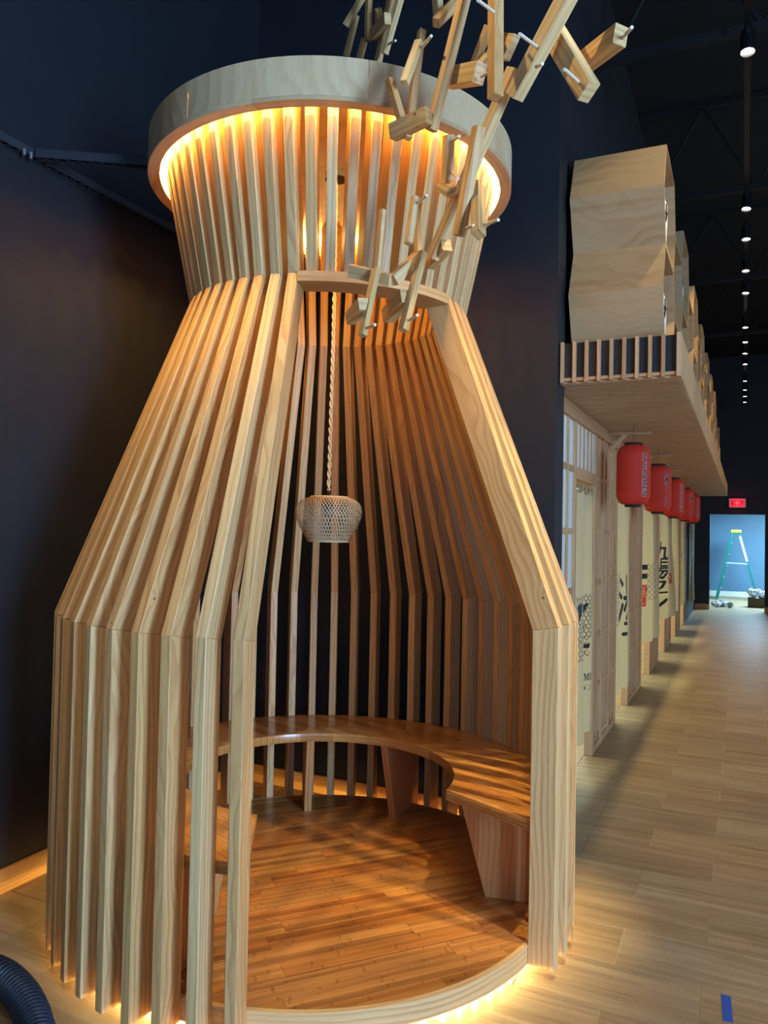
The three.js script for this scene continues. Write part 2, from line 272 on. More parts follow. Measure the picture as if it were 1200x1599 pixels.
// ------------------------------------------------------------------ the slat pavilion
const R1 = 1.0926, H1 = 1.2623, DEP = 0.101, R1i = R1 - DEP, H1i = 1.2437, HB = 0.03, R2 = 0.6045, H2 = 2.5427, TH = 0.038, STEP = 360 / 55, T0 = 16;
const ringRo = 0.7906, ringB = 3.083, ringT = 3.237, ringIn = 0.7422, platT = 0.1013, ceilY = 3.19;
const flareR = 0.712, flareY = 3.072; // where the upper slat turns upright
const phi = Math.atan2(R1 - R2, H2 - H1), psi = Math.atan2(flareR - R2, flareY - H2);
const Lm = DEP / Math.cos((phi + psi) / 2), R2i = R2 - Lm * Math.cos((phi - psi) / 2), H2i = H2 - Lm * Math.sin((phi - psi) / 2);
const pav = thing('slatted_pavilion', 'tall bottle-shaped pine slat pavilion with glowing round plywood crown', 'pavilion');
{
  const set = (o, deg) => { o.rotation.y = (deg - 90) * D2R; return o; };
  const flareTi = [flareR - DEP / Math.cos(psi / 2) * 1.0, flareY - DEP * Math.tan(-psi / 2) * -1];
  const legs = [], rafters = [], flares = [];
  for (let i = 0; i < 6; i++) {
    legs.push(board([[R1i, HB], [R1, HB], [R1, H1], [R1i, H1i]], TH, V(0, 1, 0), 1.6, 0.4));
    rafters.push(board([[R1i, H1i], [R1, H1], [R2, H2], [R2i, H2i]], TH, V(R2 - R1, H2 - H1, 0), 1.6, 0.4));
    flares.push(board([[R2i, H2i], [R2, H2], [flareR, flareY], [flareR, ceilY], [flareR - DEP, ceilY], [flareR - DEP, flareY]], TH, V(flareR - R2, flareY - H2, 0), 1.6, 0.4));
  }
  for (let k = 0; k < 55; k++) {
    const deg = T0 + STEP * k;
    if (k === 0 || k >= 10) {
      set(part('leg', legs[k % 6], pick(PINE), pav), deg);
      set(part('rafter', rafters[(k * 5 + 1) % 6], pick(PINE), pav), deg);
    }
    set(part('upper_slat', flares[(k * 5 + 2) % 6], pick(PINE), pav), deg);
  }
  // curved board over the opening
  const a0 = (T0 + 1.9) * D2R, a1 = (T0 + 10 * STEP - 1.9) * D2R;
  part('header_board', sectorUV(sector(R2i - 0.012, R2 + 0.012, H2 - 0.034, H2 + 0.004, a0, a1, 24), 1.6, 0.4, 'round'), PINE[3], pav);
  // plywood crown: outer band in panels, soffit in panels, ceiling, light cove
  for (let i = 0; i < 7; i++) {
    const t0 = (-13.5 + i * 360 / 7) * D2R + 0.0012, t1 = (-13.5 + (i + 1) * 360 / 7) * D2R - 0.0012;
    part('crown_panel', sectorUV(sector(ringRo - 0.016, ringRo, ringB + 0.0155, ringT, t0, t1, 18), 1.2, 1.2, 'up'), PLY[[0, 1, 0, 2, 3, 1, 2][i]], pav);
  }
  for (let i = 0; i < 6; i++) {
    const t0 = (-52 + i * 60) * D2R + 0.0012, t1 = (-52 + (i + 1) * 60) * D2R - 0.0012;
    part('soffit_panel', sectorUV(sector(ringIn, ringRo, ringB, ringB + 0.015, t0, t1, 20), 1.6, 0.4, 'round'), PLY[[0, 3, 1, 2, 0, 1][i]], pav, 'curved plywood soffit');
  }
  part('ceiling_disc', sectorUV(sector(0.002, ringRo - 0.017, ceilY, ceilY + 0.016, 0, Math.PI * 2, 64), 1.2, 1.2, 'flat'), PLY[0], pav);
  part('light_strip', sector(ringRo - 0.055, ringRo - 0.041, ceilY - 0.007, ceilY - 0.001, 0, Math.PI * 2, 72), glow(LED, LIGHT.coveGlow), pav, 'warm light strip in the cove');
  for (let i = 0; i < 55; i++) { const t = (T0 + STEP * (i + 0.5)) * D2R; point(LED, LIGHT.cove, V((ringRo - 0.048) * Math.sin(t), ceilY - 0.014, (ringRo - 0.048) * Math.cos(t)), 0.2); }
  // platform: rim, bamboo planks, recessed plinth with a light strip
  const plat = part('platform', sectorUV(sector(0.002, R1i - 0.001, HB, platT - 0.013, 0, Math.PI * 2, 96), 1.6, 0.4, 'round'), PINE[1], pav);
  part('rim', sectorUV(sector(R1i - 0.02, R1i, HB, platT - 0.001, 0, Math.PI * 2, 110), 1.6, 0.4, 'round'), PINE[0], plat);
  part('plinth', sector(0.002, 0.9, 0.0, HB, 0, Math.PI * 2, 64), BLACK, plat);
  const dir = 138.8 * D2R, dx = Math.sin(dir), dz = Math.cos(dir), nx = dz, nz = -dx, PW = 0.0925, RP = R1i - 0.021;
  const clipTo = (poly) => { // clip a plank outline to the round platform
    let out = poly; const n = 80;
    for (let i = 0; i < n; i++) {
      const t = i / n * 2 * Math.PI, cx = Math.cos(t), cy = Math.sin(t), next = [];
      for (let j = 0; j < out.length; j++) { const a = out[j], b = out[(j + 1) % out.length], da = a[0] * cx + a[1] * cy - RP, db = b[0] * cx + b[1] * cy - RP; if (da <= 0) next.push(a); if ((da < 0) !== (db < 0) && da !== db) { const s = da / (da - db); next.push([mix(a[0], b[0], s), mix(a[1], b[1], s)]); } }
      out = next; if (!out.length) break;
    }
    return out;
  };
  for (let i = -11; i <= 11; i++) {
    const v0 = 0.02 + i * PW + 0.0006, v1 = v0 + PW - 0.0012, cuts = [-1.1]; let c = -1.1 + rr(0.25, 0.9);
    while (c < 1.1) { cuts.push(c); c += rr(0.75, 0.98); }
    cuts.push(1.1);
    for (let j = 0; j + 1 < cuts.length; j++) {
      const poly = clipTo([[cuts[j] + 0.0005, v0], [cuts[j + 1] - 0.0005, v0], [cuts[j + 1] - 0.0005, v1], [cuts[j] + 0.0005, v1]]);
      if (poly.length < 3) continue;
      let ar = 0; poly.forEach((q, n) => { const w = poly[(n + 1) % poly.length]; ar += q[0] * w[1] - w[0] * q[1]; });
      if (Math.abs(ar) < 0.0006) continue;
      const g0 = new THREE.ExtrudeGeometry(new THREE.Shape(poly.map(([x, y]) => new THREE.Vector2(x, y))), { depth: 0.012, bevelEnabled: false });
      const g = grainUV(g0, V(1, 0, 0), 1.6, 0.2, rr(0, 6), rr(0, 6));
      g.applyMatrix4(new THREE.Matrix4().makeBasis(V(dx, 0, dz), V(nx, 0, nz), V(0, 1, 0).multiplyScalar(V(dx, 0, dz).cross(V(nx, 0, nz)).y > 0 ? 1 : -1)));
      g.translate(0, platT - (V(dx, 0, dz).cross(V(nx, 0, nz)).y > 0 ? 0.012 : 0), 0);
      part('plank', g, pick(BAMBOO), plat);
    }
  }
  part('light_strip', sector(0.905, 0.93, HB - 0.008, HB - 0.001, 0, Math.PI * 2, 90), glow(LEDLOW, LIGHT.underGlow), plat, 'warm light strip under the platform edge');
  for (let i = 0; i < 80; i++) { const t = (i + 0.5) * 4.5 * D2R; point(LEDLOW, LIGHT.under, V(0.94 * Math.sin(t), 0.019, 0.94 * Math.cos(t)), 0.2); }
}

// ------------------------------------------------------------------ curved bench
{
  const b = thing('curved_bench', 'curved glossy wood bench on tapered board legs inside the slat pavilion', 'bench');
  const yT = 0.55, yB = 0.507, ri = 0.588, ro = R1i - 0.003, mid = T0 + 5 * STEP, s = new THREE.Shape(), n = 90;
  const P = (r, deg) => [r * Math.sin(deg * D2R), -r * Math.cos(deg * D2R)];
  for (let i = 0; i <= n; i++) { const q = P(ro, mix(mid + 32, mid + 328, i / n)); i ? s.lineTo(...q) : s.moveTo(...q); }
  for (let i = 0; i <= n; i++) s.lineTo(...P(ri, mix(mid + 318, mid + 42, i / n)));
  const g = new THREE.ExtrudeGeometry(s, { depth: yT - yB - 0.006, bevelEnabled: true, bevelThickness: 0.003, bevelSize: 0.003, bevelOffset: -0.003, bevelSegments: 2 });
  g.rotateX(-Math.PI / 2); g.translate(0, yB + 0.003, 0);
  part('seat', toCreasedNormals(grainUV(g, V(0.94, 0, 0.34), 1.6, 0.8), 0.5), BENCH, b);
  for (const [deg, w] of [[mid + 51.6, 0], [178, 0], [214, 0], [286, 0], [mid - 51.6, 0]]) {
    const m = part('leg', board([[0.735, platT], [0.94, platT], [0.985, yB], [0.62, yB]], 0.038, V(0, 1, 0), 1.6, 0.4), BENCHLEG, b); m.rotation.y = (deg - 90) * D2R;
  }
}

// ------------------------------------------------------------------ woven pendant on a rope
{
  const p = thing('pendant_lamp', 'woven bamboo pendant lamp on a twisted rope in the middle of the pavilion', 'lamp', [0.014, 0, -0.006]);
  const CANE = std({ color: col(206, 176, 132), roughness: 0.65 }), profile = [[0.086, 1.548], [0.092, 1.552], [0.112, 1.585], [0.134, 1.625], [0.146, 1.665], [0.146, 1.69], [0.134, 1.717], [0.11, 1.735], [0.08, 1.744]];
  const curve = new THREE.CatmullRomCurve3(profile.map(([r, y]) => V(r, y, 0))), strips = [];
  const ribbon = (t0, turn, out) => {
    const n = 22, w = 0.0019, P = [], I = [];
    for (let i = 0; i <= n; i++) {
      const q = curve.getPoint(i / n), t = t0 + turn * i / n, wob = out * 0.0014 * Math.cos(i * 2.1 + t0 * 9), r = q.x + wob;
      for (const s of [-1, 1]) { const a = t + s * w / q.x * 1.0; P.push(r * Math.sin(a), q.y + s * 0.0004, r * Math.cos(a)); }
      if (i) { const k = i * 2; I.push(k - 2, k - 1, k, k - 1, k + 1, k); }
    }
    const g = new THREE.BufferGeometry(); g.setAttribute('position', new THREE.Float32BufferAttribute(P, 3)); g.setIndex(I); g.computeVertexNormals(); strips.push(g);
  };
  for (let i = 0; i < 64; i++) { const t = i / 64 * 2 * Math.PI; ribbon(t, 0.95, 1); ribbon(t + 0.02, -0.95, -1); }
  const weave = part('woven_shade', mergeGeometries(strips), std({ color: col(190, 156, 114), roughness: 0.6, side: THREE.DoubleSide }), p); weave.userData.kind = 'stuff';
  const rim = (r, y) => { const g = new THREE.TorusGeometry(r, 0.0038, 6, 60); g.rotateX(Math.PI / 2); g.translate(0, y, 0); return g; };
  part('rim', rim(0.087, 1.548), CANE, p); part('rim', rim(0.08, 1.744), CANE, p);
  part('top_weave', new THREE.LatheGeometry([[0.012, 1.747], [0.082, 1.7455]].map(([r, y]) => new THREE.Vector2(r, y)), 40), CANE, p);
  const sock = cyl(0.018, 0.018, 1.69, 1.748, 16); part('socket', sock, BLACKMETAL, p);
  part('bulb', new THREE.SphereGeometry(0.022, 16, 12).translate(0, 1.672, 0), std({ color: col(120, 98, 70), roughness: 0.3 }), p);
  const cord = []; for (let i = 0; i <= 10; i++) cord.push(V(0.006 * Math.sin(i * 1.1), 1.745 + i * 0.0045, 0.005 * Math.cos(i * 1.3))); part('cord', sweep(cord, 0.004, 20, 6), BLACKMETAL, p);
  const ROPE = std({ color: col(180, 154, 120), roughness: 0.9 });
  for (let s = 0; s < 2; s++) { const pts = []; for (let i = 0; i <= 170; i++) { const y = 1.775 + i * (3.17 - 1.775) / 170, a = i * 0.66 + s * Math.PI, sway = 0.004 * Math.sin(y * 3); pts.push(V(0.0045 * Math.cos(a) + sway, y, 0.0045 * Math.sin(a))); } part('rope_strand', sweep(pts, 0.0047, 340, 6), ROPE, p); }
  part('ceiling_rose', mergeGeometries([cyl(0.05, 0.052, 3.165, 3.19, 24)]), BLACKMETAL, p);
}

// ------------------------------------------------------------------ hanging sculpture of sticks
{
  const S = [
    [1.263,3.123,0.906,1.05,2.898,0.779,0.461,0.064,-0.885,0.042,0.046],
    [1.041,3,0.753,0.751,2.49,0.664,0.366,-0.047,-0.929,0.032,0.036],
    [0.955,2.808,0.821,0.884,2.506,0.779,0.606,-0.035,-0.795,0.029,0.035],
    [0.936,2.661,0.759,0.97,2.472,0.849,0.334,-0.352,-0.874,0.037,0.03],
    [0.839,2.833,0.765,0.824,2.71,0.724,0.617,0.179,-0.766,0.028,0.03],
    [0.796,2.706,0.705,0.85,2.656,0.755,0.798,0.446,-0.406,0.037,0.025],
    [0.708,2.681,0.712,0.704,2.516,0.753,0.539,-0.217,-0.814,0.021,0.025],
    [0.683,2.675,0.646,0.702,2.513,0.666,0.483,-0.053,-0.874,0.022,0.02],
    [0.732,2.503,0.696,0.708,2.228,0.788,0.346,-0.326,-0.88,0.024,0.025],
    [0.595,2.446,0.758,0.592,2.21,0.842,0.32,-0.32,-0.891,0.021,0.025],
    [0.595,2.656,0.719,0.58,2.458,0.721,0.384,-0.04,-0.922,0.016,0.02],
    [0.486,2.464,0.732,0.641,2.41,0.736,-0.296,-0.874,-0.387,0.039,0.03],
    [0.644,2.41,0.734,0.705,2.513,0.653,0.237,-0.685,-0.689,0.036,0.037],
    [0.498,2.297,0.744,0.586,2.316,0.825,0.662,0.119,-0.74,0.035,0.041],
    [0.597,2.316,0.666,0.702,2.349,0.75,0.615,0.043,-0.787,0.044,0.047],
    [0.723,2.494,0.611,0.808,2.522,0.683,0.626,0.08,-0.776,0.036,0.042],
    [0.897,3.333,0.752,0.761,2.887,0.715,0.496,-0.079,-0.865,0.031,0.031],
    [0.798,3.08,0.659,0.939,3.004,0.767,0.598,-0.035,-0.801,0.04,0.06],
    [0.708,3.195,0.704,0.685,3.032,0.765,-0.008,-0.35,-0.937,0.024,0.026],
    [0.692,3.272,0.647,0.676,2.881,0.71,0.607,-0.151,-0.78,0.023,0.025],
    [0.621,3.072,0.74,0.665,2.933,0.739,0.485,0.162,-0.859,0.024,0.024],
    [0.622,2.909,0.714,0.768,2.915,0.756,0.273,0.138,-0.952,0.035,0.051],
    [0.824,3.38,0.61,0.764,3.246,0.701,-0.26,-0.456,-0.851,0.03,0.027],
    [0.726,3.454,0.614,0.751,3.298,0.642,0.474,-0.082,-0.877,0.027,0.027],
    [0.408,3.843,0.165,0.292,3.606,0.103,0.336,0.083,-0.938,0.028,0.029],
    [0.228,3.718,0.08,0.343,3.697,0.18,0.662,0.149,-0.735,0.03,0.045],
    [0.324,3.887,0.095,0.233,3.61,0.042,0.462,0.019,-0.887,0.026,0.026],
    [0.193,3.976,0.059,0.172,3.741,0.019,0.475,0.109,-0.873,0.024,0.024],
    [0.224,3.796,0.018,0.247,3.828,0.075,0.673,0.492,-0.552,0.029,0.022],
    [0.07,3.932,-0.061,0.006,3.776,-0.091,0.287,0.062,-0.956,0.023,0.023],
    [0.126,3.996,-0.03,0.026,3.884,-0.042,0.09,0.021,-0.996,0.024,0.024],
    [0.142,3.777,-0.01,0.103,3.71,-0.038,0.361,0.18,-0.915,0.026,0.022],
    [1.004,3.286,0.833,1.023,2.851,0.878,0.577,-0.06,-0.815,0.033,0.036],
    [0.95,3.175,0.722,0.89,3.087,0.682,0.389,0.156,-0.908,0.026,0.02],
    [0.953,3.125,0.675,0.92,3.06,0.711,-0.115,-0.433,-0.894,0.028,0.023],
    [0.966,3.15,0.648,1.016,3.109,0.69,0.555,-0.158,-0.817,0.024,0.073],
    [1.163,3.068,0.775,1.282,2.826,0.845,0.593,0.057,-0.803,0.039,0.06],
    [1.225,2.993,0.7,1.364,2.974,0.833,0.683,-0.104,-0.723,0.044,0.055],
  ], Dw = [
    [1.131,2.925,1.018,1.134,2.988,0.852],
    [1.134,2.930,0.851,1.160,2.915,0.882],
    [1.014,3.047,1.020,1.016,3.098,0.888],
    [0.948,2.982,0.784,0.982,2.971,0.813],
    [1.246,2.816,0.994,1.255,2.862,0.837],
    [1.370,2.967,0.830,1.400,2.956,0.882],
    [0.725,3.170,0.717,0.781,3.153,0.779],
    [0.713,3.174,0.700,0.755,3.162,0.747],
    [0.848,2.813,0.760,0.890,2.799,0.807],
    [0.725,2.656,0.725,0.772,2.653,0.770],
    [0.979,2.509,0.823,1.040,2.492,0.883],
    [0.925,2.506,0.827,0.957,2.498,0.856],
    [0.726,2.261,0.781,0.771,2.261,0.826],
    [0.606,2.234,0.836,0.654,2.229,0.879],
    [0.324,3.630,0.122,0.373,3.606,0.164],
    [0.842,2.729,0.739,0.888,2.671,0.804],
  ];
  const g = thing('stick_sculpture', 'hanging angular sculpture of short pine sticks and dowels before the crown', 'sculpture');
  S.forEach((q, i) => part('stick', bar(V(q[0], q[1], q[2]), V(q[3], q[4], q[5]), q[9], q[10], V(q[6], q[7], q[8])), PINE[[0, 2, 4, 5, 2, 0][i % 6]], g));
  const DOWEL = std({ color: col(232, 214, 184), roughness: 0.6 });
  for (const q of Dw) { const a = V(q[0], q[1], q[2]), b = V(q[3], q[4], q[5]), m = cyl(0.0048, 0.0048, 0, a.distanceTo(b), 10); m.applyQuaternion(new THREE.Quaternion().setFromUnitVectors(V(0, 1, 0), b.clone().sub(a).normalize())); m.translate(a.x, a.y, a.z); part('dowel', m, DOWEL, g); }
  for (const [x, y, z] of [[1.262, 3.12, 0.905], [0.897, 3.33, 0.752], [1.004, 3.28, 0.833], [0.408, 3.84, 0.165], [0.193, 3.97, 0.059]]) { const m = cyl(0.0015, 0.0015, y, TOP, 6); m.translate(x, 0, z); part('cable', m, STEEL, g); }
}

// ------------------------------------------------------------------ canopy over the screens
const CX0 = 0.763, CX1 = 1.385, CZ0 = -1.2, CZ1 = -13.7, CY0 = 2.42, CY1 = 2.645;
{
  const c = thing('timber_canopy', 'long timber slat canopy projecting over the corridor screens', 'canopy');
  part('core', box(CX0 + 0.02, CX1 - 0.022, CY0 + 0.03, CY1 - 0.004, CZ1, CZ0 - 0.025), std({ color: col(22, 26, 34), roughness: 0.6 }), c, 'dark navy core board');
  const n = 9;
  for (let i = 0; i < n; i++) { const x = CX0 + 0.004 + i * (CX1 - CX0 - 0.06) / (n - 0.35); part('end_slat', grainUV(rbox(x, x + 0.019, CY0 + 0.002, CY1, CZ0 - 0.03, CZ0, 0.002), V(0, 1, 0), 1.6, 0.4, rr(0, 4), rr(0, 4)), pick(FIR), c); }
  part('corner_post', grainUV(rbox(CX1 - 0.024, CX1, CY0, CY1 + 0.004, CZ0 - 0.03, CZ0 + 0.003, 0.002), V(0, 1, 0), 1.6, 0.4, 1, 2), FIR[0], c);
  part('bottom_edge', grainUV(rbox(CX0, CX1, CY0 + 0.012, CY0 + 0.03, CZ0 - 0.03, CZ0 - 0.01, 0.002), V(1, 0, 0), 1.6, 0.4, 3, 2), FIR[1], c);
  const und = [], side = [], lay = (z, k) => grainUV(box(z > -1.4 ? CX0 : 0.62, CX1, CY0, CY0 + 0.03, z - 0.027, z), V(1, 0, 0), 1.6, 0.4, k * 0.37, k * 0.21);
  for (let k = 0, z = CZ0 - 0.032; z > CZ1; k++, z -= 0.043) { und.push(lay(z, k)); side.push(grainUV(box(CX1 - 0.02, CX1, CY0 + 0.03, CY1, z - 0.027, z), V(0, 1, 0), 1.6, 0.4, k * 0.31, k * 0.17)); }
  for (const [name, list] of [['soffit_slats', und], ['side_slats', side]]) { const m = part(name, mergeGeometries(list), FIR[name[1] === 'o' ? 1 : 0], c); m.userData.kind = 'stuff'; }
}
// hexagonal plywood boxes standing on the canopy, open to the corridor
{
  const X0 = 0.79, X1 = 1.285, T = 0.016, F = 0.53, O = 0.12, H = 0.54, zs = -1.40;
  const hexAt = (zf, y0) => [[zf, y0], [zf + O, y0 + H / 2], [zf, y0 + H], [zf - F, y0 + H], [zf - F - O, y0 + H / 2], [zf - F, y0]];
  let idx = 0;
  const panelCache = [];
  const local = hexAt(0, 0), cz = -F / 2, cy = H / 2, inner = local.map(([z, y]) => { const k = 1; return [cz + (z - cz) * (1 - T * 2.1 / F * k), cy + (y - cy) * (1 - 2 * T / H)]; });
  for (let v = 0; v < 3; v++) {
    const set = [];
    for (let i = 0; i < 6; i++) {
      const a = local[i], b = local[(i + 1) % 6], ci = inner[i], d = inner[(i + 1) % 6];
      const sh = new THREE.Shape([a, b, d, ci].map(([z, y]) => new THREE.Vector2(-z, y)));
      const g = new THREE.ExtrudeGeometry(sh, { depth: X1 - X0, bevelEnabled: false });
      g.applyMatrix4(new THREE.Matrix4().makeBasis(V(0, 0, -1), V(0, 1, 0), V(1, 0, 0))); // shape x is minus z
      set.push(grainUV(g, V(1, 0, 0), 1.2, 1.2, v * 0.4 + i * 0.31, i * 0.7 + v * 0.23));
    }
    panelCache.push(set);
  }
  const spots = [];
  for (let k = 0; zs - k * 0.65 > CZ1 + 0.7; k++) { const z = zs - k * 0.65; if (k % 2 === 0) { spots.push([z, CY1 + 0.005, k, 0]); if (k < 14) spots.push([z, CY1 + 0.005 + H, k, 1]); } else if (k < 17) spots.push([z, CY1 + 0.005 + H / 2, k, 2]); }
  const ORD = ['nearest', 'second nearest', 'third nearest', 'fourth nearest', 'fifth nearest', 'sixth nearest', 'seventh nearest', 'eighth nearest', 'ninth nearest', 'tenth nearest', 'eleventh nearest'];
  const ROW = ['bottom row', 'top row', 'middle row'];
  for (const [z, y, k, row] of spots) {
    const h = thing('hexagonal_box', `open hexagonal plywood box in the ${ROW[row]} on the canopy, ${ORD[Math.floor(k / 2)]} one`, 'box', [X0, y, z], 0, 'hexagonal boxes on the canopy');
    const set = panelCache[idx % 3];
    for (let i = 0; i < 6; i++) part('panel', set[i], BOXPLY[(idx + i) % 4], h);
    part('back_panel', new THREE.ExtrudeGeometry(new THREE.Shape(inner.map(([zz, yy]) => new THREE.Vector2(-zz, yy))), { depth: 0.008, bevelEnabled: false }).applyMatrix4(new THREE.Matrix4().makeBasis(V(0, 0, -1), V(0, 1, 0), V(1, 0, 0))), BOXPLY[idx % 4], h);
    idx++;
  }
  // white jars with straw bands in some boxes
  const jarTex = canvasTex(256, 256, (c) => { c.fillStyle = '#e9e4d6'; c.fillRect(0, 0, 256, 256); c.fillStyle = '#b58a45'; c.fillRect(0, 34, 256, 10); c.fillRect(0, 54, 256, 8); c.strokeStyle = '#141414'; c.lineWidth = 9; c.lineCap = 'round'; for (const ox of [20, 148]) { stroke(c, KYU, ox, 80, 80); stroke(c, YU, ox, 166, 80); } });
  const JAR = std({ map: jarTex, roughness: 0.5 }), LID = std({ color: col(235, 230, 216), roughness: 0.6 });
  [[0, 'bottom row', 0], [0, 'top row', 1], [2, 'bottom row', 0], [2, 'top row', 1], [4, 'bottom row', 0], [6, 'top row', 1]].forEach(([k, rw, up], i) => {
    const z = zs - k * 0.65 - F / 2, y = CY1 + 0.005 + up * H + T, j = thing('white_jar', `white jar with straw bands in the ${ORD[k / 2]} box of the ${rw}`, 'jar', [X1 - 0.11, y, z + 0.06], 0, 'jars in the hexagonal boxes');
    part('body', new THREE.LatheGeometry([[0.001, 0], [0.075, 0], [0.095, 0.03], [0.1, 0.17], [0.098, 0.27], [0.085, 0.31], [0.07, 0.325]].map(([r, yy]) => new THREE.Vector2(r, yy)), 28), JAR, j);
    part('lid', cyl(0.078, 0.07, 0.322, 0.36, 24), LID, j);
  });
}
// ------------------------------------------------------------------ writing drawn with strokes
// ------------------------------------------------------------------ timber screens and curtains
const SX0 = 0.64, SX1 = 0.70;
const TR = [2.0, 1.6, 1.22, 0.83, 0.45, 0.06];
const PAPER = std({ color: col(226, 220, 204), roughness: 0.8 });
function lattice(z0, z1, label, bays, topPaper) {
  const s = thing('timber_screen', label, 'screen', [0, 0, 0], 0, 'timber screens along the corridor');
  const L = V(0, 1, 0), P = (g, l = L) => grainUV(g, l, 1.6, 0.4, rr(0, 6), rr(0, 6));
  const n = bays + 1, w = 0.05;
  for (let i = 0; i < n; i++) { const z = mix(z0, z1 + w, i / bays); part('post', P(rbox(i === 0 || i === bays ? SX0 : SX0 + 0.012, SX1, 0, 2.33, z - w, z, 0.003)), pick(FIR), s); }
  for (let i = 0; i < bays; i++) {
    const za = mix(z0, z1 + w, i / bays) - w, zb = mix(z0, z1 + w, (i + 1) / bays);
    TR.forEach((y) => part('rail', P(rbox(SX0 + 0.018, SX1 - 0.008, y, y + 0.04, zb, za, 0.003), V(0, 0, 1)), pick(FIR), s));
    part('bottom_rail', P(rbox(SX0 + 0.012, SX1 - 0.002, 0, 0.055, zb, za, 0.003), V(0, 0, 1)), pick(FIR), s);
    const m = Math.max(1, Math.round((za - zb) / 0.19));
    for (let k = 1; k < m; k++) { const z = mix(za, zb, k / m); part('mullion', P(rbox(SX0 + 0.02, SX1 - 0.004, 0.1, 2.33, z - 0.011, z + 0.011, 0.002)), pick(FIR), s); }
    for (let k = 0; k < m; k++) { const a = mix(za, zb, k / m), b = mix(za, zb, (k + 1) / m); if (topPaper) part('paper', box(SX1 - 0.03, SX1 - 0.018, 0.04, 2.33, b + 0.002, a - 0.002), PAPER, s, 'white paper panel'); else part('infill_board', P(box(SX1 - 0.034, SX1 - 0.018, 0.04, 2.33, b + 0.002, a - 0.002)), pick(FIR), s); }
  }
  return s;
}
const openings = [[-2.06, -2.755], [-3.86, -4.62], [-5.68, -6.48], [-7.53, -8.36], [-9.4, -10.22], [-11.25, -12.0]];
lattice(-1.36, -2.06, 'narrow timber screen beside the navy wall corner, nearest of the row', 1, true);
for (let i = 0; i < 5; i++) lattice(openings[i][1], openings[i + 1][0], ['pale timber lattice screen right of the nearest fish-scale curtain', 'timber lattice screen, second after the nearest curtain', 'timber lattice screen, third after the nearest curtain', 'timber lattice screen, fourth after the nearest curtain', 'farthest full timber lattice screen of the row'][i], 3, false);
lattice(-12.0, -12.54, 'narrow timber screen at the far end of the row', 1, false);
openings.forEach(([za, zb], i) => { // transom with paper panels over each opening
  const t = thing('transom_panel', ['slatted transom with white paper panels over the nearest curtain', 'slatted transom over the second curtain opening', 'slatted transom over the third curtain opening', 'slatted transom over the fourth curtain opening', 'slatted transom over the fifth curtain opening', 'slatted transom over the farthest curtain opening'][i], 'transom', [0, 0, 0], 0, 'transoms over the curtains');
  part('bottom_rail', grainUV(rbox(SX0, SX1, 1.96, 2.04, zb, za, 0.003), V(0, 0, 1), 1.6, 0.4, i, 1), FIR[2], t);
  const m = 5;
  for (let k = 1; k < m; k++) { const z = mix(za, zb, k / m); part('mullion', grainUV(rbox(SX0 + 0.01, SX1 - 0.006, 2.04, 2.33, z - 0.014, z + 0.014, 0.002), V(0, 1, 0), 1.6, 0.4, i + k, k), pick(FIR), t); }
  for (let k = 0; k < m; k++) part('paper', box(SX1 - 0.026, SX1 - 0.014, 2.04, 2.33, mix(za, zb, (k + 1) / m) + 0.004, mix(za, zb, k / m) - 0.004), PAPER, t, 'white paper panel');
});
solo('head_beam', grainUV(rbox(0.62, 0.712, 2.33, 2.418, -12.55, -1.36, 0.003), V(0, 0, 1), 1.6, 0.4), FIR[3], 'long orange timber beam on top of the corridor screens', 'beam');
[...Array(4).keys()].forEach((i) => { const z = openings[i + 0][1] - 0.55 - (i ? 0 : 0.02), b = thing('canopy_brace', ['short diagonal timber brace beside the nearest red lantern', 'diagonal timber brace beside the second red lantern', 'diagonal timber brace beside the third red lantern', 'diagonal timber brace beside the fourth red lantern'][i], 'brace', [0, 0, 0], 0, 'diagonal braces under the canopy'); part('brace', bar(V(0.713, 2.27, z), V(0.83, 2.40, z), 0.025, 0.03, V(0, 0, 1)), FIR[0], b); part('arm', grainUV(rbox(0.713, 1.02, 2.392, 2.419, z - 0.016, z + 0.016, 0.003), V(1, 0, 0), 1.6, 0.4), FIR[1], b); });

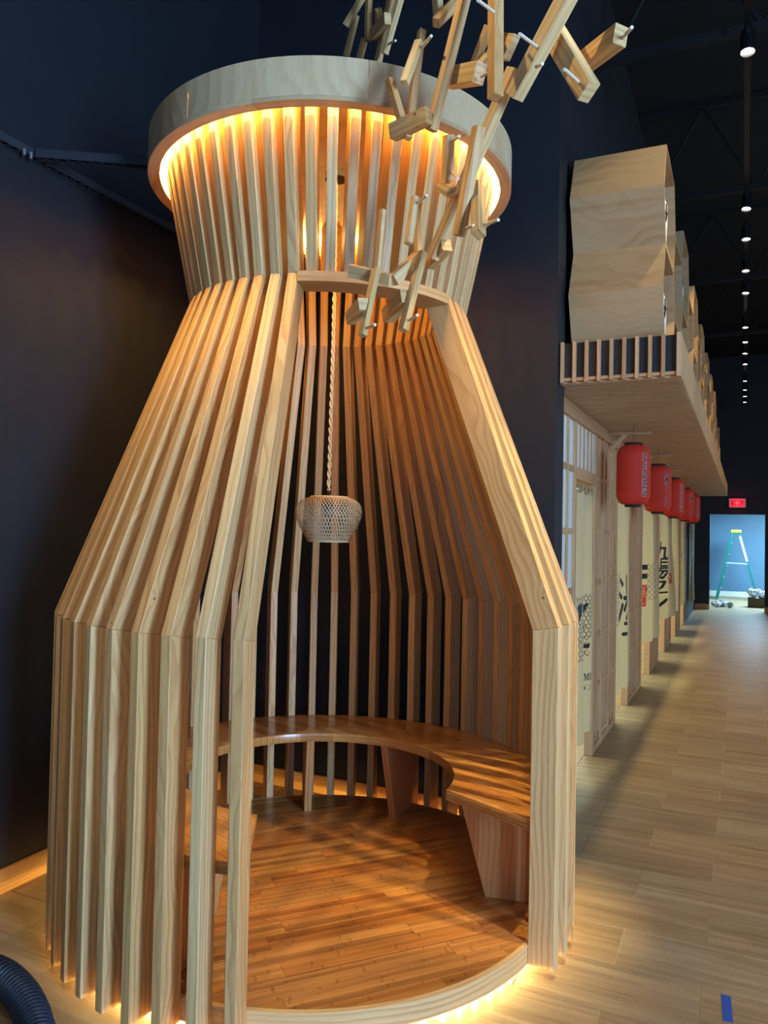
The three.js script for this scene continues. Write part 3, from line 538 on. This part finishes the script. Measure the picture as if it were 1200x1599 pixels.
// curtains: printed cloth hung by loops from a rod
function curtain(label, za, zb, yT, yB, art, opt = {}) {
  const c = thing('hanging_curtain', label, 'curtain', [0, 0, 0], 0, opt.group ?? 'printed curtains along the corridor'), x = opt.x ?? 0.672, w = za - zb, nx = 26, ny = 22, g = new THREE.PlaneGeometry(1, 1, nx, ny), p = g.attributes.position, ph = rr(0, 6);
  for (let i = 0; i < p.count; i++) {
    const u = p.getX(i) + 0.5, v = p.getY(i) + 0.5, fall = 1 - v, wave = (0.012 + 0.018 * fall) * Math.sin(u * (opt.folds ?? 3) * 6.28 + ph + fall * 0.8) + 0.012 * fall * Math.sin(u * 17 + fall * 5 + ph);
    p.setXYZ(i, x + wave + (opt.twist ?? 0) * (u - 0.55) * (0.35 + 0.65 * fall), mix(yB, yT, v) + (v < 0.02 ? 0.012 * Math.sin(u * 7 + ph) : 0), mix(za, zb, u) + (opt.skew ?? 0) * fall * fall);
  }
  g.computeVertexNormals();
  const cloth = new THREE.MeshPhysicalMaterial({ map: canvasTex(512, 1024, art), roughness: 1, transmission: 0.4, thickness: 0, side: THREE.DoubleSide });
  part('cloth', g, cloth, c);
  if (!opt.plain) {
    const LOOP = std({ color: col(176, 152, 112), roughness: 0.9 }), n = 5;
    for (let k = 0; k < n; k++) { const t = new THREE.TorusGeometry(0.026, 0.007, 6, 18); t.scale(1, 1, 1.6); t.translate(x, yT + 0.012, mix(za, zb, (k + 0.5) / n)); part('loop', t, LOOP, c); }
    const rod = new THREE.CylinderGeometry(0.011, 0.011, w + 0.08, 10); rod.rotateX(Math.PI / 2); rod.translate(x, yT + 0.026, (za + zb) / 2); part('rod', rod, FIR[3], c);
  }
  return c;
}
const CLOTH = '#c4b389';
const blank = (c) => { c.fillStyle = CLOTH; c.fillRect(0, 0, 512, 1024); c.globalAlpha = 0.07; c.strokeStyle = '#6b5c38'; c.lineWidth = 1; for (let i = 0; i < 512; i += 5) { c.beginPath(); c.moveTo(i, 0); c.lineTo(i, 1024); c.stroke(); } for (let i = 0; i < 1024; i += 5) { c.beginPath(); c.moveTo(0, i); c.lineTo(512, i); c.stroke(); } c.globalAlpha = 1; };
const scales = (c, x0, x1, y0, y1, s, ink = '#1d1b18') => { c.strokeStyle = ink; c.lineWidth = 3.2; for (let r = 0, y = y0; y < y1; r++, y += s * 0.5) for (let x = x0 + (r % 2) * s * 0.5; x < x1; x += s) { c.beginPath(); c.arc(x, y, s * 0.5, 0.15, Math.PI - 0.15); c.stroke(); } };
const brush = (c, pts, w) => { c.fillStyle = '#121110'; c.beginPath(); pts.forEach(([x, y], i) => (i ? c.lineTo(x, y) : c.moveTo(x, y))); c.closePath(); c.fill(); };
const ink = (c, glyph, x, y, s, w = 0.09, colr = '#141210') => { c.strokeStyle = colr; c.lineWidth = s * w; c.lineCap = 'round'; c.lineJoin = 'round'; stroke(c, glyph, x, y, s); };
const seal = (c, x, y, s) => { c.fillStyle = '#b8341e'; c.fillRect(x, y, s, s * 1.5); c.strokeStyle = CLOTH; c.lineWidth = 4; stroke(c, YU, x + s * 0.1, y + s * 0.1, s * 0.8); stroke(c, KYU, x + s * 0.1, y + s * 0.75, s * 0.65); };
curtain('cream curtain with black fish-scale print, nearest in the corridor', -2.09, -2.74, 1.9, 0.2, (c) => {
  blank(c); scales(c, 150, 500, 430, 610, 34); scales(c, 170, 420, 610, 690, 34, '#5a2418');
  brush(c, [[150, 470], [220, 460], [205, 510], [160, 540], [165, 500]]); brush(c, [[330, 490], [430, 470], [390, 510], [330, 520]]); brush(c, [[320, 580], [400, 565], [350, 605]]); brush(c, [[380, 650], [430, 642], [425, 664], [385, 664]]);
  c.fillStyle = '#141210'; c.font = 'bold 40px serif'; c.fillText('KYURAMEN', 235, 800); [LA, BAR0, ME, NN].forEach((q, i) => ink(c, q, 300 + i * 36, 816, 28));
}, { folds: 2 });
const second = [
  ['cream curtain with fish-scale stripe and bold writing, second in the corridor', (c) => { blank(c); scales(c, 20, 230, 380, 660, 40, '#4a4432'); ink(c, YU, 220, 400, 270); ink(c, LA, 240, 640, 220); }],
  ['tan curtain with red seal and fish-scale print, third in the corridor', (c) => { blank(c); scales(c, 240, 480, 420, 700, 44, '#4a4432'); ink(c, LA, 10, 410, 260, 0.15); seal(c, 60, 580, 110); }],
  ['tan curtain with large brush-written signs, fourth in the corridor', (c) => { blank(c); c.save(); c.scale(1.7, 1); ink(c, KYU, 20, 270, 190, 0.13); ink(c, YU, 30, 430, 210, 0.09); ink(c, LA, 20, 600, 160, 0.13); ink(c, BAR0, 20, 690, 170, 0.1); ink(c, NN, 20, 790, 160, 0.14); c.restore(); seal(c, 410, 590, 70); }],
  ['tan curtain with faint print, fifth in the corridor', (c) => { blank(c); scales(c, 60, 400, 420, 640, 44, '#8a7d58'); ink(c, ME, 160, 650, 110); }],
  ['narrow tan curtain with a column of small writing, sixth in the corridor', (c) => { blank(c); [KYU, YU, LA, BAR, ME, NN].forEach((q, i) => ink(c, q, 190, 330 + i * 70, 64)); }],
];
second.forEach(([label, art], i) => { const [za, zb] = openings[i + 1]; curtain(label, za - 0.04, zb - [-0.02, 0.06, 0.1, 0.03, 0][i], 1.9, [0.22, 0.42, 0.5, 0.4, 0.4][i], (c) => { art(c); }, { x: [0.69, 0.715, 0.72, 0.7, 0.69][i], folds: 2 + (i % 2), skew: i === 0 ? -0.06 : 0, twist: [0.04, 0.14, 0.22, 0.06, 0.02][i] }); });
curtain('pale banner with black brush marks on the blue wall at the corridor end', -13.05, -13.75, 2.02, 0.35, (c) => { blank(c); ink(c, KYU, 130, 330, 240, 0.12); ink(c, NN, 150, 600, 200, 0.14); ink(c, ME, 190, 780, 90); }, { x: 0.76, plain: true, folds: 1.5, group: 'banner' });

// ------------------------------------------------------------------ red paper lanterns
{
  const prof = []; const n = 33, R = 0.118, Hh = 0.43;
  for (let i = 0; i <= n * 2; i++) { const t = i / (n * 2), y = t * Hh, e = Math.min(t, 1 - t), r = e < 0.2 ? 0.062 + (R - 0.062) * Math.sqrt(1 - ((0.2 - e) / 0.2) ** 2) : R; prof.push(new THREE.Vector2(r - (i % 2 ? 0.0018 : 0), y)); }
  const body = new THREE.LatheGeometry(prof, 48);
  const paper = (art) => new THREE.MeshPhysicalMaterial({ map: canvasTex(1024, 512, (c) => { c.fillStyle = '#d42a06'; c.fillRect(0, 0, 1024, 512); art(c); }), roughness: 0.75, transmission: 0.12, thickness: 0, side: THREE.DoubleSide });
  const latin = (c) => { c.save(); c.translate(512, 256); c.rotate(Math.PI / 2); c.font = 'bold 62px sans-serif'; c.textAlign = 'center'; c.textBaseline = 'middle'; c.lineWidth = 9; c.strokeStyle = '#d9a9a0'; const s = 'KYURAMEN'; for (let i = 0; i < s.length; i++) { const x = (i - 3.5) * 47; c.strokeText(s[i], x, 0); c.fillStyle = '#0e0b0b'; c.fillText(s[i], x, 0); } c.restore(); };
  const kana = (c) => { [KYU, YU, LA, BAR, ME, NN].forEach((q, i) => { ink(c, q, 470, 62 + i * 66, 62, 0.2, '#d9a9a0'); ink(c, q, 470, 62 + i * 66, 62, 0.11, '#0e0b0b'); }); };
  const mats = [paper(latin), paper(kana)];
  [-2.81, -4.58, -6.37, -8.3, -9.9].forEach((z, i) => {
    const l = thing('paper_lantern', ['red paper lantern with Latin capitals, nearest under the canopy', 'red paper lantern with Japanese writing, second from the camera', 'red paper lantern, third from the camera', 'red paper lantern, fourth from the camera', 'red paper lantern, farthest from the camera'][i], 'lantern', [0.955, 1.823, z], 0, 'red lanterns under the canopy');
    const b = part('paper_body', body, mats[i % 2], l); b.rotation.y = (48 - 180) * D2R;
    part('ring', cyl(0.058, 0.058, -0.016, 0.006, 28), BLACK, l, 'black bottom ring'); part('ring', cyl(0.064, 0.064, 0.424, 0.446, 28), BLACK, l, 'black top ring');
    part('hanger', cyl(0.0012, 0.0012, 0.44, CY0 - 1.823, 6), BLACK, l);
  });
}
// ------------------------------------------------------------------ track lights
{
  const t = thing('light_track', 'black ceiling track carrying the row of spotlights', 'track', [1.68, 4.42, 0]);
  const t2 = thing('light_track', 'short black ceiling track high above the front of the pavilion', 'track', [0.1, 4.42, 0]);
  part('rail', box(-0.018, 0.018, 0, 0.03, 1.2, 3.4), BLACKMETAL, t2); for (const z of [1.3, 3.3]) part('drop_rod', new THREE.CylinderGeometry(0.006, 0.006, TOP - 4.45, 8).translate(0, (TOP - 4.45) / 2 + 0.03, z), BLACKMETAL, t2);
  part('rail', box(-0.018, 0.018, 0, 0.03, -14.2, 3.4), BLACKMETAL, t);
  for (const z of [-14, -11, -8, -5, -2, 1, 3]) part('drop_rod', new THREE.CylinderGeometry(0.006, 0.006, TOP - 4.45, 8).translate(0, (TOP - 4.45) / 2 + 0.03, z), BLACKMETAL, t);
  const disc = glow(new THREE.Color(1, 0.93, 0.8), 30), ORD = ['nearest', 'second', 'third', 'fourth', 'fifth', 'sixth', 'seventh', 'eighth', 'ninth', 'tenth', 'eleventh', 'twelfth', 'farthest'];
  const zs = [-1.65, -3.9, -4.61, -5.52, -6.3, -7.83, -8.65, -9.37, -10.14, -11.55, -12.43, -13.14, -13.83], out = [[1.68, 2.6], [1.68, 0.58], [1.68, 0.2], [0.1, 1.75], [0.1, 1.4], [1.68, -0.5]];
  const can = new THREE.LatheGeometry([[0.001, 0.12], [0.03, 0.118], [0.04, 0.1], [0.042, -0.02], [0.036, -0.02], [0.036, 0.0]].map(([r, y]) => new THREE.Vector2(r, y)), 24), lens = cyl(0.035, 0.035, -0.004, 0, 24);
  [...zs.map((z) => [1.68, z]), ...out].forEach(([x, z], i) => {
    const s = thing('track_spotlight', i < zs.length ? `black track spotlight with glowing lens, ${ORD[i]} of the row in view` : ['black track spotlight above the open floor before the pavilion', 'black track spotlight aimed into the pavilion opening', 'black track spotlight above the right side of the pavilion', 'black track spotlight above the left front of the pavilion', 'black track spotlight above the sculpture', 'black track spotlight aimed at the nearest hexagonal boxes'][i - zs.length], 'spotlight', [x, 4.3, z], 0, 'track spotlights');
    const aim = i < zs.length ? V(i % 3 === 1 ? 1.3 : 1.6, 0, z + 0.7) : [V(1.2, 0, 1.0), V(0.34, 0.1, 0.22), V(0.8, 0.55, -0.22), V(-0.25, 1.6, 0.75), V(1.0, 2.95, 0.85), V(1.1, 3.1, -1.6)][i - zs.length];
    const dir = aim.clone().sub(V(x, 4.3, z)).normalize(), q = new THREE.Quaternion().setFromUnitVectors(V(0, -1, 0), dir);
    const h = part('housing', can, BLACKMETAL, s); h.quaternion.copy(q); const e = part('lens', lens, disc, h);
    part('bracket', rbox(-0.012, 0.012, 0.08, 0.125, -0.03, 0.03, 0.003), BLACKMETAL, s);
    const l = new THREE.SpotLight(WARM, LIGHT.track * (i < zs.length ? (i === 0 ? 1.2 : 1) : [0.3, 5.0, 6.5, 2.6, 1.2, 0.3][i - zs.length]), 0, (i < zs.length ? 38 : [30, 16, 10, 15, 14, 24][i - zs.length]) * D2R, 0.5, 2); l.position.set(x, 4.3, z).addScaledVector(dir, 0.03); l.target.position.copy(aim); l.castShadow = true; l.shadow.radius = 1.6; scene.add(l, l.target);
  });
}
// ------------------------------------------------------------------ steel channels on the left wall
{
  const channel = (A, B, side) => { const L = B.clone().sub(A), len = L.length(), y = L.normalize(), z = V(0, 1, 0), x = V().crossVectors(y, z), gs = [];
    gs.push(box(-0.02, 0.02, 0, len, 0.018, 0.021), box(-0.02, -0.017, 0, len, -0.02, 0.02), box(0.017, 0.02, 0, len, -0.02, 0.02));
    for (let s = 0.03; s < len; s += 0.05) gs.push(box(-0.018, 0.018, s, s + 0.02, -0.02, -0.016));
    const g = mergeGeometries(gs); g.applyMatrix4(new THREE.Matrix4().makeBasis(x, y, z).setPosition(A)); return g; };
  solo('slotted_channel', channel(V(XL + 0.022, 3.24, 1.3), V(XL + 0.022, 3.24, -1.1)), STEEL, 'dark slotted steel channel running along the left wall', 'channel');
  solo('slotted_channel', channel(V(XL + 0.05, 3.235, 0.585), V(-0.705, 3.2, 0.385)), STEEL, 'dark slotted steel channel bracing the pavilion crown to the left wall', 'channel');
  const bolt = thing('channel_clamp', 'pair of bright bolts where the two steel channels meet', 'bolts', [XL + 0.05, 3.215, 0.62]);
  for (const d of [0, 0.035]) part('bolt', cyl(0.007, 0.007, -0.014, 0.014, 10).translate(0, 0, d), std({ color: col(190, 192, 196), roughness: 0.3, metalness: 0.8 }), bolt);
}
// ------------------------------------------------------------------ exit sign, ladder, boxes at the far end
{
  const e = thing('exit_sign', 'small red lit exit sign over the far doorway', 'sign', [1.55, 2.26, ZE]);
  part('case', rbox(-0.17, 0.17, 0, 0.2, 0, 0.04, 0.006), std({ color: col(190, 196, 186), roughness: 0.5 }), e);
  part('face', box(-0.135, 0.135, 0.015, 0.185, 0.04, 0.044), std({ color: 0x100202, emissive: 0xffffff, emissiveIntensity: 1.3, emissiveMap: canvasTex(256, 160, (c) => { c.fillStyle = '#ff2038'; c.fillRect(0, 0, 256, 160); c.fillStyle = '#5a0610'; c.font = 'bold 118px sans-serif'; c.textAlign = 'center'; c.textBaseline = 'middle'; c.fillText('EXIT', 128, 84, 236); }), roughness: 0.5 }), e);
  point(new THREE.Color(1, 0.1, 0.15), 0.25, V(1.55, 2.36, ZE + 0.09), 2);
  const TEAL = std({ color: col(10, 98, 92), roughness: 0.5 }), ALU = std({ color: col(206, 212, 216), roughness: 0.35, metalness: 0.6 });
  const l = thing('step_ladder', 'green fibreglass step ladder with yellow cap beyond the doorway', 'ladder', [1.5, 0, -19.0]); l.scale.setScalar(0.95);
  part('top_cap', rbox(-0.13, 0.13, 1.82, 1.9, -0.24, 0.24, 0.02), std({ color: col(232, 214, 60), roughness: 0.5 }), l, 'yellow plastic cap');
  for (const s of [-1, 1]) {
    part('front_rail', bar(V(-0.47, 0, s * 0.28), V(-0.07, 1.84, s * 0.2), 0.075, 0.03, V(1, 0, 0)), TEAL, l);
    part('rear_rail', bar(V(0.55, 0, s * 0.26), V(0.08, 1.84, s * 0.18), 0.06, 0.03, V(1, 0, 0)), TEAL, l);
    part('spreader', bar(V(-0.24, 1.0, s * 0.25), V(0.3, 0.98, s * 0.23), 0.025, 0.006, V(0, 1, 0)), ALU, l);
    part('sticker', bar(V(0.10, 1.72, s * 0.205 + 0.012), V(0.28, 1.05, s * 0.226 + 0.012), 0.05, 0.008, V(1, 0, 0)), std({ color: col(225, 232, 236), roughness: 0.6 }), l, 'white warning label');
  }
  for (let k = 1; k < 6; k++) { const t = k / 6, x = mix(-0.47, -0.07, t), y = 1.84 * t; part('step', rbox(x - 0.04, x + 0.05, y - 0.015, y + 0.015, -mix(0.28, 0.2, t), mix(0.28, 0.2, t), 0.004), ALU, l); }
  for (let k = 1; k < 4; k++) { const t = k / 4, x = mix(0.55, 0.08, t), y = 1.84 * t; part('rear_brace', bar(V(x, y, -mix(0.26, 0.18, t)), V(x, y, mix(0.26, 0.18, t)), 0.03, 0.02, V(1, 0, 0)), TEAL, l); }
  const CARD = std({ color: col(96, 76, 52), roughness: 0.9 }), WHITE = std({ color: col(222, 226, 230), roughness: 0.6 });
  const bx = thing('open_carton', 'brown carton heaped with white packing at the right of the far doorway', 'carton', [2.0, 0, -16.9]);
  for (const [n, g] of [['side', box(-0.22, 0.22, 0, 0.22, 0.18, 0.19)], ['side', box(-0.22, 0.22, 0, 0.22, -0.19, -0.18)], ['side', box(-0.22, -0.21, 0, 0.22, -0.18, 0.18)], ['side', box(0.21, 0.22, 0, 0.22, -0.18, 0.18)], ['base', box(-0.21, 0.21, 0, 0.01, -0.18, 0.18)]]) part(n, g, CARD, bx);
  const crumple = (r, seed) => { const g = new THREE.IcosahedronGeometry(r, 2), p = g.attributes.position; for (let i = 0; i < p.count; i++) { const k = 0.65 + 0.6 * hash(Math.round(p.getX(i) * 900), Math.round(p.getY(i) * 900) + Math.round(p.getZ(i) * 577), seed); p.setXYZ(i, p.getX(i) * k, p.getY(i) * k, p.getZ(i) * k); } g.computeVertexNormals(); return g; };
  const heap = []; for (let i = 0; i < 12; i++) heap.push(crumple(rr(0.06, 0.1), i).translate(rr(-0.15, 0.15), rr(0.16, 0.36), rr(-0.12, 0.12)));
  tag(part('packing', mergeGeometries(heap), WHITE, bx, 'crumpled white packing'), null, null, null, 'stuff');
  for (let i = 0; i < 5; i++) { const m = solo('plastic_scrap', crumple(0.055 + 0.012 * (i % 3), 40 + i), i % 2 ? WHITE : std({ color: col(150, 158, 166), roughness: 0.5 }), ['leftmost crumpled white plastic scrap on the floor inside the far doorway', 'second crumpled plastic scrap from the left inside the far doorway', 'middle crumpled plastic scrap on the floor inside the far doorway', 'fourth crumpled plastic scrap from the left inside the far doorway', 'rightmost of the five crumpled plastic scraps inside the far doorway'][i], 'scrap', 'plastic scraps by the far doorway'); m.position.set(1.06 + 0.09 * i, 0.06 + 0.01 * (i % 3), -16.6 + 0.12 * ((i * 2) % 3)); }
}
// ------------------------------------------------------------------ hose and tape on the floor
{
  const pts = [V(-1.167, 0.056, 1.125), V(-0.796, 0.056, 1.112), V(-0.611, 0.056, 1.105), V(-0.471, 0.056, 1.144), V(-0.320, 0.056, 1.218), V(-0.152, 0.056, 1.330), V(0.184, 0.056, 1.556)], cv = new THREE.CatmullRomCurve3(pts), n = 560, m = 22, fr = cv.computeFrenetFrames(n), P = [], I = [];
  for (let i = 0; i <= n; i++) { const q = cv.getPointAt(i / n), r = 0.049 + 0.006 * Math.cos(i * Math.PI * 2 / 8); for (let j = 0; j <= m; j++) { const a = j / m * 2 * Math.PI; const N = fr.normals[i], Bn = fr.binormals[i]; P.push(q.x + r * (N.x * Math.cos(a) + Bn.x * Math.sin(a)), q.y + r * (N.y * Math.cos(a) + Bn.y * Math.sin(a)), q.z + r * (N.z * Math.cos(a) + Bn.z * Math.sin(a))); if (i && j) { const k = i * (m + 1) + j; I.push(k - m - 2, k - 1, k - m - 1, k - 1, k, k - m - 1); } } }
  const g = new THREE.BufferGeometry(); g.setAttribute('position', new THREE.Float32BufferAttribute(P, 3)); g.setIndex(I); g.computeVertexNormals();
  solo('vacuum_hose', g, std({ color: col(40, 46, 58), roughness: 0.35, side: THREE.DoubleSide }), 'dark grey ribbed vacuum hose lying on the tiles at the lower left', 'hose');
  const t = new THREE.BoxGeometry(0.031, 0.0012, 0.158); t.rotateY(0.06); t.translate(1.642, 0.0008, 0.066);
  solo('masking_tape', t, std({ color: col(42, 84, 168), roughness: 0.7 }), 'short strip of blue masking tape on the floor', 'tape');
}
renderer.render(scene, camera);
